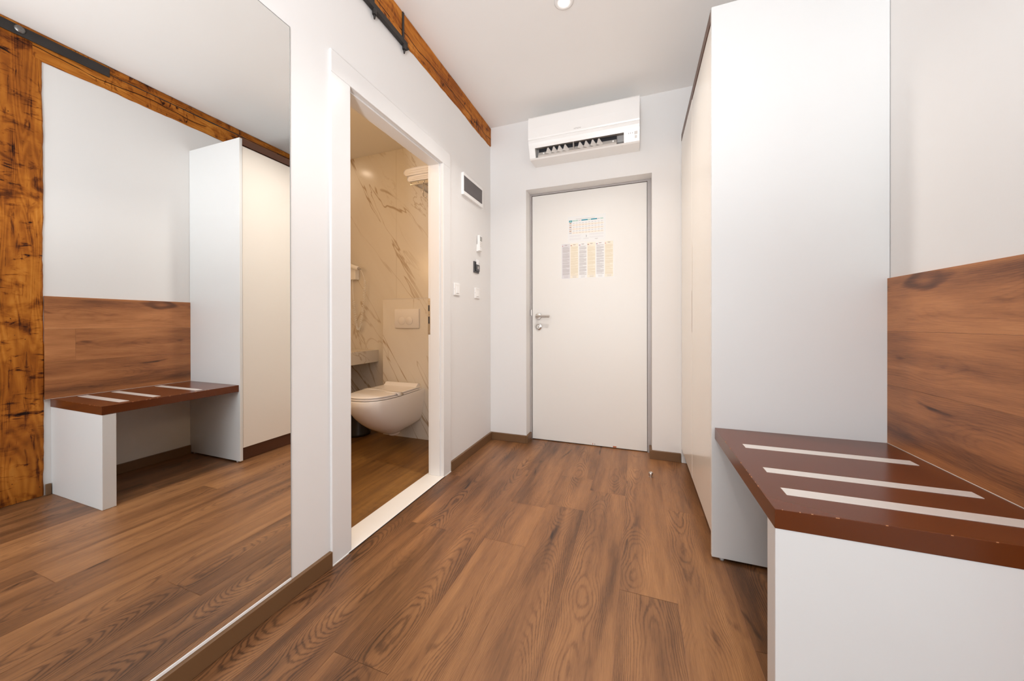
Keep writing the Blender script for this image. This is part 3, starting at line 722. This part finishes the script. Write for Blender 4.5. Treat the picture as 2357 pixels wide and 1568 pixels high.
def switch(y, z, label):
    s = thing('light_switch', label, 'light switch', (XL, y, z), 'white light switches by the corner')
    mb = MB(); mb.prism([(XL + 0.007, z - 0.025), (XL + 0.0125, z - 0.025), (XL + 0.0095, z + 0.025), (XL + 0.007, z + 0.025)], 1, y - 0.016, y + 0.016, 'plastic')
    mb.build('rocker', s)
    mb = MB(); mb.box(XL, XL + 0.008, y - 0.040, y + 0.040, z - 0.040, z + 0.040, 'plastic', 0.002); mb.box(XL + 0.0075, XL + 0.0088, y - 0.016, y + 0.016, z - 0.0275, z - 0.0255, 'plastic_mid'); mb.box(XL + 0.0075, XL + 0.0088, y - 0.016, y + 0.016, z + 0.0255, z + 0.0270, 'plastic_mid')
    mb.cyl((XL + 0.006, y - 0.0402, z), (XL + 0.006, y - 0.0395, z), 0.002, 'plastic_grey', 8); mb.build('switch_plate', s)
    return s
s1 = switch(2.076, 1.196, 'white light switch nearest the bathroom doorway')
s2 = copy_tree(s1, (0, 2.391 - 2.076, 0.0)); s2['label'] = 'white light switch directly under the black key card switch'

# ---- notices on the entrance door
PY = FY - 0.0006
def rect(mb, x0, x1, z0, z1, m, lay=1): 
    y = PY - 0.00012 * lay
    mb.face([(x0, y, z0), (x1, y, z0), (x1, y, z1), (x0, y, z1)], m)
n1 = thing('rate_notice', 'upper small white notice with teal table header taped to the door', 'notice', (-0.3755, FY, 1.617))
ax0, ax1, az0, az1 = -0.523, -0.228, 1.615, 1.820
MB().box(ax0, ax1, PY, FY, az0, az1, 'paper').build('paper_sheet', n1)
mb = MB(); w_, h_ = ax1 - ax0, az1 - az0
def r1(u0, u1, v0, v1, m, lay=1): rect(mb, ax0 + u0 * w_, ax0 + u1 * w_, az1 - v1 * h_, az1 - v0 * h_, m, lay)
r1(0.22, 0.72, 0.105, 0.118, 'p_text')
hdr = ['p_mint', 'p_mint', 'p_lgrey', 'p_teal', 'p_teal', 'p_mint', 'p_teal', 'p_teal', 'p_lgrey', 'p_mint']
r1(0.035, 0.115, 0.145, 0.225, 'p_teal')
r1(0.055, 0.095, 0.17, 0.20, 'p_mint', 2)
cw = (0.945 - 0.12) / 10
for i, m in enumerate(hdr):
    r1(0.12 + i * cw, 0.12 + (i + 1) * cw - (0 if m == 'p_teal' else 0.008), 0.150, 0.195, m)
    if m != 'p_teal': r1(0.12 + i * cw + .012, 0.12 + (i + 1) * cw - .02, 0.165, 0.18, 'p_text', 2)
for j in range(6):
    v0 = 0.235 + j * 0.075
    if j % 2: r1(0.115, 0.945, v0, v0 + 0.07, 'p_beige')
    r1(0.035, 0.108, v0, v0 + 0.068, 'p_lgrey' if j % 2 else 'p_beige'); r1(0.045, 0.098, v0 + 0.015, v0 + 0.045, 'p_brown' if not j % 2 else 'p_text', 2)
    for i in range(10): r1(0.12 + i * cw + .018, 0.12 + (i + 1) * cw - .02, v0 + 0.028, v0 + 0.043, 'p_text', 2)
for v0 in (0.73, 0.75, 0.77, 0.79, 0.85, 0.87, 0.89, 0.91): r1(0.05, 0.38 - 0.03 * (v0 * 50 % 2), v0, v0 + 0.008, 'p_lgrey')
for v0 in (0.72, 0.74, 0.76, 0.83, 0.85, 0.87): r1(0.58, 0.94, v0, v0 + 0.008, 'p_lgrey')
r1(0.42, 0.56, 0.885, 0.895, 'p_text'); r1(0.72, 0.80, 0.92, 0.935, 'p_text'); r1(0.74, 0.78, 0.94, 0.948, 'p_text')
# crescent mark
cx, cz = ax0 + 0.475 * w_, az1 - 0.80 * h_
for k in range(8):
    a0, a1 = math.radians(-62 + k * 15.5), math.radians(-62 + (k + 1) * 15.5)
    q = lambda a, r: (cx + math.cos(a) * r * 0.9, PY - 0.00024, cz + math.sin(a) * r * 1.25)
    ri = lambda k: 0.0100 - 0.0032 * math.sin(math.pi * k / 8)
    mb.face([q(a0, ri(k)), q(a0, 0.0100), q(a1, 0.0100), q(a1, ri(k + 1))], 'p_black')
mb.build('printed_table', n1)
n2 = thing('rules_notice', 'lower wide notice with six text columns in six languages on the door', 'notice', (-0.37, FY, 1.322))
bx0, bx1, bz0, bz1 = -0.576, -0.165, 1.322, 1.606
MB().box(bx0, bx1, PY, FY, bz0, bz1, 'paper').build('paper_sheet', n2)
mb = MB(); w_, h_ = bx1 - bx0, bz1 - bz0; rr = random.Random(3)
def r2(u0, u1, v0, v1, m, lay=1): rect(mb, bx0 + u0 * w_, bx0 + u1 * w_, bz1 - v1 * h_, bz1 - v0 * h_, m, lay)
flags = [('p_red', 'p_lgrey'), ('p_black', 'p_red'), ('p_blue', 'p_red'), ('p_black', 'p_red'), ('p_blue', 'p_red'), ('p_red', 'p_lgrey')]
for i in range(6):
    u0 = 0.012 + i * 0.163; u1 = u0 + 0.157; grey = i % 2 == 0
    r2(u0, u1, 0.01, 0.985, 'p_lgrey' if i in (0,) else ('p_sandbg' if not grey else 'paper'))
    r2(u0 + 0.008, u0 + 0.020, 0.055, 0.075, flags[i][0], 2); r2(u0 + 0.022, u0 + 0.034, 0.055, 0.075, flags[i][1], 2)
    r2(u0 + 0.055, u0 + 0.105, 0.036, 0.046, 'p_brown', 2); r2(u0 + 0.062, u0 + 0.098, 0.055, 0.062, 'p_text', 2)
    v = 0.095
    while v < 0.90:
        nl = rr.randint(1, 7)
        for _ in range(nl):
            if v > 0.90: break
            r2(u0 + 0.012, u0 + 0.148 * (1 if _ < nl - 1 else rr.uniform(0.5, 1)), v, v + 0.0085, 'p_text' if grey else 'p_sand', 2); v += 0.0135
        v += rr.choice((0.004, 0.008, 0.014))
    r2(u0 + 0.04, u0 + 0.125, 0.925, 0.932, 'p_text', 2); r2(u0 + 0.045, u0 + 0.12, 0.955, 0.965, 'p_text', 2)
mb.build('printed_columns', n2)

# ---- door stop
mb = MB(); mb.lathe((0.081, 2.336, 0), [(0.0, 0.0), (0.0125, 0.0), (0.0125, 0.003), (0.0105, 0.004), (0.0105, 0.017), (0.0135, 0.018), (0.0135, 0.027), (0.012, 0.029), (0.008, 0.029), (0.007, 0.026), (0.0, 0.026)], 'metal', n=24)
one('door_stop', 'small round metal door stop standing on the floor', 'door stop', mb, sharp=40)

# ================================================================== BATHROOM THINGS
TX = -1.832
def dring(z, w, yf, yr, wr, n=40):
    """D shaped plan outline: rear edge yr (half width wr), widest w, rounded front at yf"""
    pts = []; L_ = yr - yf; ym = yf + min(0.62 * L_, w * 1.45)
    for i in range(n + 1):
        a = math.pi * i / n
        cx_, sy_ = math.cos(a), math.sin(a)
        e = 0.86
        x = w * math.copysign(abs(cx_) ** e, cx_); y = ym - (ym - yf) * abs(sy_) ** e
        pts.append((TX + x, y, z))
    ns = 6; left = []; right = []
    for i in range(1, ns + 1):
        t_ = i / ns; ww = w + (wr - w) * t_ ** 1.5
        left.append((TX - ww, ym + (yr - ym) * t_, z)); right.append((TX + ww, ym + (yr - ym) * t_, z))
    return pts + left + right[::-1]
tl = thing('toilet', 'white wall hung toilet under the flush plate in the bathroom', 'toilet', (TX, HY, 0.07))
yr = HY - 0.0005
prof = [(0.424, 0.1760, 1.872, yr, 0.172), (0.418, 0.1790, 1.868, yr, 0.1735), (0.38, 0.1790, 1.872, yr, 0.172), (0.33, 0.1765, 1.892, yr, 0.167), (0.28, 0.1690, 1.930, yr, 0.160),
        (0.23, 0.1570, 1.982, yr, 0.150), (0.190, 0.1420, 2.035, yr, 0.141), (0.168, 0.1310, 2.072, yr, 0.133), (0.150, 0.1180, 2.105, yr - 0.065, 0.115), (0.135, 0.1030, 2.132, yr - 0.120, 0.100),
        (0.120, 0.0830, 2.160, yr - 0.165, 0.078), (0.110, 0.0600, 2.185, yr - 0.190, 0.056), (0.105, 0.030, 2.205, yr - 0.205, 0.03)]
mb = MB(); mb.loft([dring(*p) for p in prof][::-1], 'ceramic')
mb.lathe((TX - 0.005, 2.285, 0), [(0.0, 0.072), (0.028, 0.072), (0.042, 0.078), (0.050, 0.092), (0.056, 0.13)], 'ceramic', n=24)
mb.build('bowl', tl, 50)
mb = MB(); rg = lambda z, g: dring(z, 0.1765 - g, 1.874 + g, 2.405, 0.165 - g)
mb.loft([rg(0.4275, 0.003), rg(0.4285, 0.0), rg(0.4365, 0.0), rg(0.4385, 0.003)], 'seat_plastic')
mb.build('seat', tl, 40)
mb = MB(); rg = lambda z, g: dring(z, 0.1740 - g, 1.877 + g, 2.405, 0.163 - g)
mb.loft([rg(0.4425, 0.003), rg(0.4435, 0.0), rg(0.4500, 0.0), rg(0.4530, 0.004), rg(0.4540, 0.012)], 'seat_plastic')
# raised rear roll of the lid
pr = [(2.345, 0.4525), (2.360, 0.4600), (2.372, 0.4720), (2.384, 0.4775), (2.398, 0.4750), (2.406, 0.4660), (2.406, 0.4440), (2.350, 0.4440)]
mb.prism(pr, 0, TX - 0.158, TX + 0.158, 'seat_plastic', smooth=True)
mb.build('lid', tl, 40)
for x in (TX - 0.085, TX + 0.085): MB().cyl((x, 2.38, 0.423), (x, 2.38, 0.446), 0.014, 'chrome', 14).build('hinge', tl)
# paper band round the lid
mb = MB(); prev = []
def band(y0, y1, xs):
    rs = []
    for x, z in xs: rs.append((x, z))
    return rs
xs = [(TX - 0.1800, 0.430), (TX - 0.1785, 0.4550), (TX - 0.10, 0.4562), (TX - 0.02, 0.4572), (TX + 0.05, 0.4576), (TX + 0.10, 0.4565), (TX + 0.1785, 0.4550), (TX + 0.1800, 0.430)]
rings = []
for i, (x, z) in enumerate(xs):
    yc = 2.140 + 0.03 * math.sin(i * 0.9); hw = 0.030 if i not in (3, 4) else 0.017
    rings.append([(x, yc - hw, z), (x, yc + hw, z), (x, yc + hw, z - 0.0008), (x, yc - hw, z - 0.0008)])
mb.loft(rings, 'card')
one('paper_band', 'white paper hygiene band wrapped across the toilet lid', 'paper band', mb)

fl = thing('flush_plate', 'beige flush plate with two round buttons on the marble half wall', 'flush plate', (-1.829, HY, 0.924))
mb = MB(); n = 10; rings = []
for i in range(n + 1):
    x = -1.950 + 0.242 * i / n; b_ = 0.010 + 0.006 * math.sin(math.pi * i / n)
    rings.append([(x, HY, 0.924), (x, HY - b_, 0.926), (x, HY - b_ - 0.002, 0.93), (x, HY - b_ - 0.002, 1.082), (x, HY - b_, 1.086), (x, HY, 1.088)])
mb.loft(rings, 'flush'); mb.build('plate', fl, 30)
for x in (-1.873, -1.800):
    mb = MB(); mb.lathe((x, 0, 0.989), [(0.0, HY - 0.010), (0.034, HY - 0.012), (0.034, HY - 0.0185), (0.032, HY - 0.0200)], 'flush', axis=1, n=36)
    mb.lathe((x, 0, 0.989), [(0.0342, HY - 0.014), (0.0356, HY - 0.014), (0.0356, HY - 0.0188), (0.0342, HY - 0.0188)], 'plastic_mid', axis=1, n=36)
    mb.build('flush_button', fl, 40)

# vanity counter, waste bin
VX = -2.262
mb = MB(); mb.box(BX, VX, 1.0, BY1 - 0.001, 0.612, 0.722, 'marble', 0.001)
one('vanity_counter', 'marble slab vanity counter fixed to the wall beside the toilet', 'counter', mb)
bn2 = thing('waste_bin', 'black round pedal bin on the bathroom floor behind the toilet', 'waste bin', (-2.295, 2.375, 0))
mb = MB(); mb.lathe((-2.295, 2.375, 0), [(0.0, 0.0), (0.098, 0.0), (0.106, 0.006), (0.108, 0.022), (0.104, 0.032), (0.107, 0.245), (0.109, 0.255), (0.105, 0.272), (0.075, 0.286), (0.0, 0.291)], 'bin', n=36)
mb.build('bin_body', bn2, 50)
tag(MB().box(-2.330, -2.285, 2.225, 2.285, 0.012, 0.019, 'plastic_grey', 0.002).build('pedal', bn2), 'grey foot pedal')

# hair dryer with coiled cord on the end wall
hd = thing('hair_dryer', 'white hair dryer in a wall holder with a hanging coiled cord', 'hair dryer', (-2.52, BY1, 1.40))
mb = MB(); mb.box(-2.62, -2.485, BY1 - 0.055, BY1, 1.380, 1.495, 'plastic', 0.006); mb.box(-2.60, -2.545, BY1 - 0.060, BY1 - 0.05, 1.378, 1.41, 'plastic_grey', 0.004)
mb.build('wall_holder', hd)
mb = MB(); p0, p1 = Vector((-2.66, BY1 - 0.065, 1.545)), Vector((-2.425, BY1 - 0.075, 1.475))
d_ = (p1 - p0).normalized(); u = d_.orthogonal().normalized(); v = d_.cross(u); rings = []
for tt, r in ((0, 0.036), (0.25, 0.034), (0.5, 0.024), (0.8, 0.021), (0.97, 0.020), (1.0, 0.016)):
    c_ = p0.lerp(p1, tt); rings.append([c_ + (u * math.cos(a * math.pi / 10) + v * math.sin(a * math.pi / 10)) * r for a in range(20)])
mb.loft(rings, 'plastic'); mb.cyl(p1, p1 + d_ * 0.028, 0.012, 'plastic_grey', 12, 0.006); mb.build('handset', hd)
def sp(P, t):
    n_ = len(P) - 1; i = min(int(t * n_), n_ - 1); f = t * n_ - i
    g = lambda k: Vector(P[max(0, min(n_, k))])
    a, b, c_, d2 = g(i - 1), g(i), g(i + 1), g(i + 2)
    return 0.5 * ((2 * b) + (c_ - a) * f + (2 * a - 5 * b + 4 * c_ - d2) * f * f + (3 * b - a - 3 * c_ + d2) * f ** 3)
mb = MB(); path = [(-2.400, BY1 - 0.075, 1.465), (-2.378, BY1 - 0.06, 1.40), (-2.375, BY1 - 0.05, 1.33), (-2.395, BY1 - 0.045, 1.15), (-2.43, BY1 - 0.04, 0.97), (-2.462, BY1 - 0.035, 0.905),
                   (-2.49, BY1 - 0.035, 0.95), (-2.515, BY1 - 0.035, 1.10), (-2.53, BY1 - 0.035, 1.24), (-2.54, BY1 - 0.03, 1.38)]
pts = []; N_ = 1500
for i in range(N_ + 1):
    t_ = i / N_; c_ = sp(path, t_); k = min(1, max(0, (t_ - 0.16) * 30)) * min(1, max(0, (0.86 - t_) * 30)); a = t_ * 2 * math.pi * 72
    pts.append(c_ + Vector((math.cos(a) * 0.011 * k, math.sin(a) * 0.011 * k, 0)))
mb.tube(pts, 0.0024, 'plastic', 5); tag(mb.build('coiled_cord', hd), 'spiral coiled white cord')

# towel rack and towels
RY = 2.35
tk = thing('towel_rack', 'chrome towel shelf high on the marble wall above the toilet', 'towel rack', (-1.45, BY1, 2.09))
for y in (RY, RY + 0.10, RY + 0.20):
    pass
mb = MB(); mb.box(-1.722, -1.27, RY - 0.008, RY + 0.008, 2.083, 2.107, 'chrome', 0.002)
mb.build('front_rail', tk)
for x in (-1.700, -1.62, -1.50, -1.38): MB().cyl((x, RY, 2.095), (x, BY1, 2.095), 0.006, 'chrome', 12).build('shelf_bar', tk)
for x in (-1.715, -1.650, -1.59): MB().cyl((x, RY - 0.016, 2.097), (x, RY - 0.007, 2.097), 0.007, 'chrome', 12).build('rail_cap', tk)
mb = MB(); mb.tube([(-1.592, RY - 0.006, 2.085), (-1.592, RY - 0.010, 2.04), (-1.594, RY - 0.012, 1.995), (-1.588, RY - 0.02, 1.975), (-1.570, RY - 0.028, 1.962), (-1.548, RY - 0.03, 1.958)], 0.0045, 'chrome', 10); mb.build('hook', tk)
def towel(z0, h, x0, label):
    mb = MB(); y0, y1 = RY - 0.012, BY1 - 0.004; n = 14; rings = []
    nl = 3; prof = []
    # rounded fold end at x0, layered right side
    r = h / 2
    for i in range(n + 1):
        a = math.pi / 2 + math.pi * i / n; prof.append((x0 + r + math.cos(a) * r * 1.2, z0 + r + math.sin(a) * r))
    for i in range(1, 9): prof.append((x0 + r + i * 0.055, z0 + 0.0008 * math.sin(i)))
    prof += [(-1.275, z0), (-1.275, z0 + h)]
    for i in range(8, 0, -1): prof.append((x0 + r + i * 0.055, z0 + h + 0.004 * math.sin(i * .8)))
    for k, yy in enumerate((y0 + 0.006, y0, y0 + 0.002, y1)):
        s_ = (0.92, 1.0, 1.0, 1.0)[k]
        rings.append([(p[0], yy, z0 + h / 2 + (p[1] - z0 - h / 2) * s_) for p in prof])
    mb.loft(rings, 'towel', smooth=True)
    o = one('folded_towel', label, 'towel', mb, 'folded towels on the rack', sharp=50)
    mb = MB()
    for i in (1, 2):
        mb.tube([(x0 + 0.03 + 0.015 * i, y0 - 0.0005, z0 + h * i / 3), (-1.45, y0 - 0.0005, z0 + h * i / 3 + 0.002), (-1.28, y0 - 0.0005, z0 + h * i / 3)], 0.0010, 'towel', 6)
    mb.build('fold_line', o)
    return o
towel(2.1075, 0.044, -1.742, 'folded white towel lying directly on the chrome rack')
towel(2.1575, 0.056, -1.775, 'folded white towel on top of the other towel')
for x, y in ((-2.30, 2.25), (-1.85, 1.20)): pass
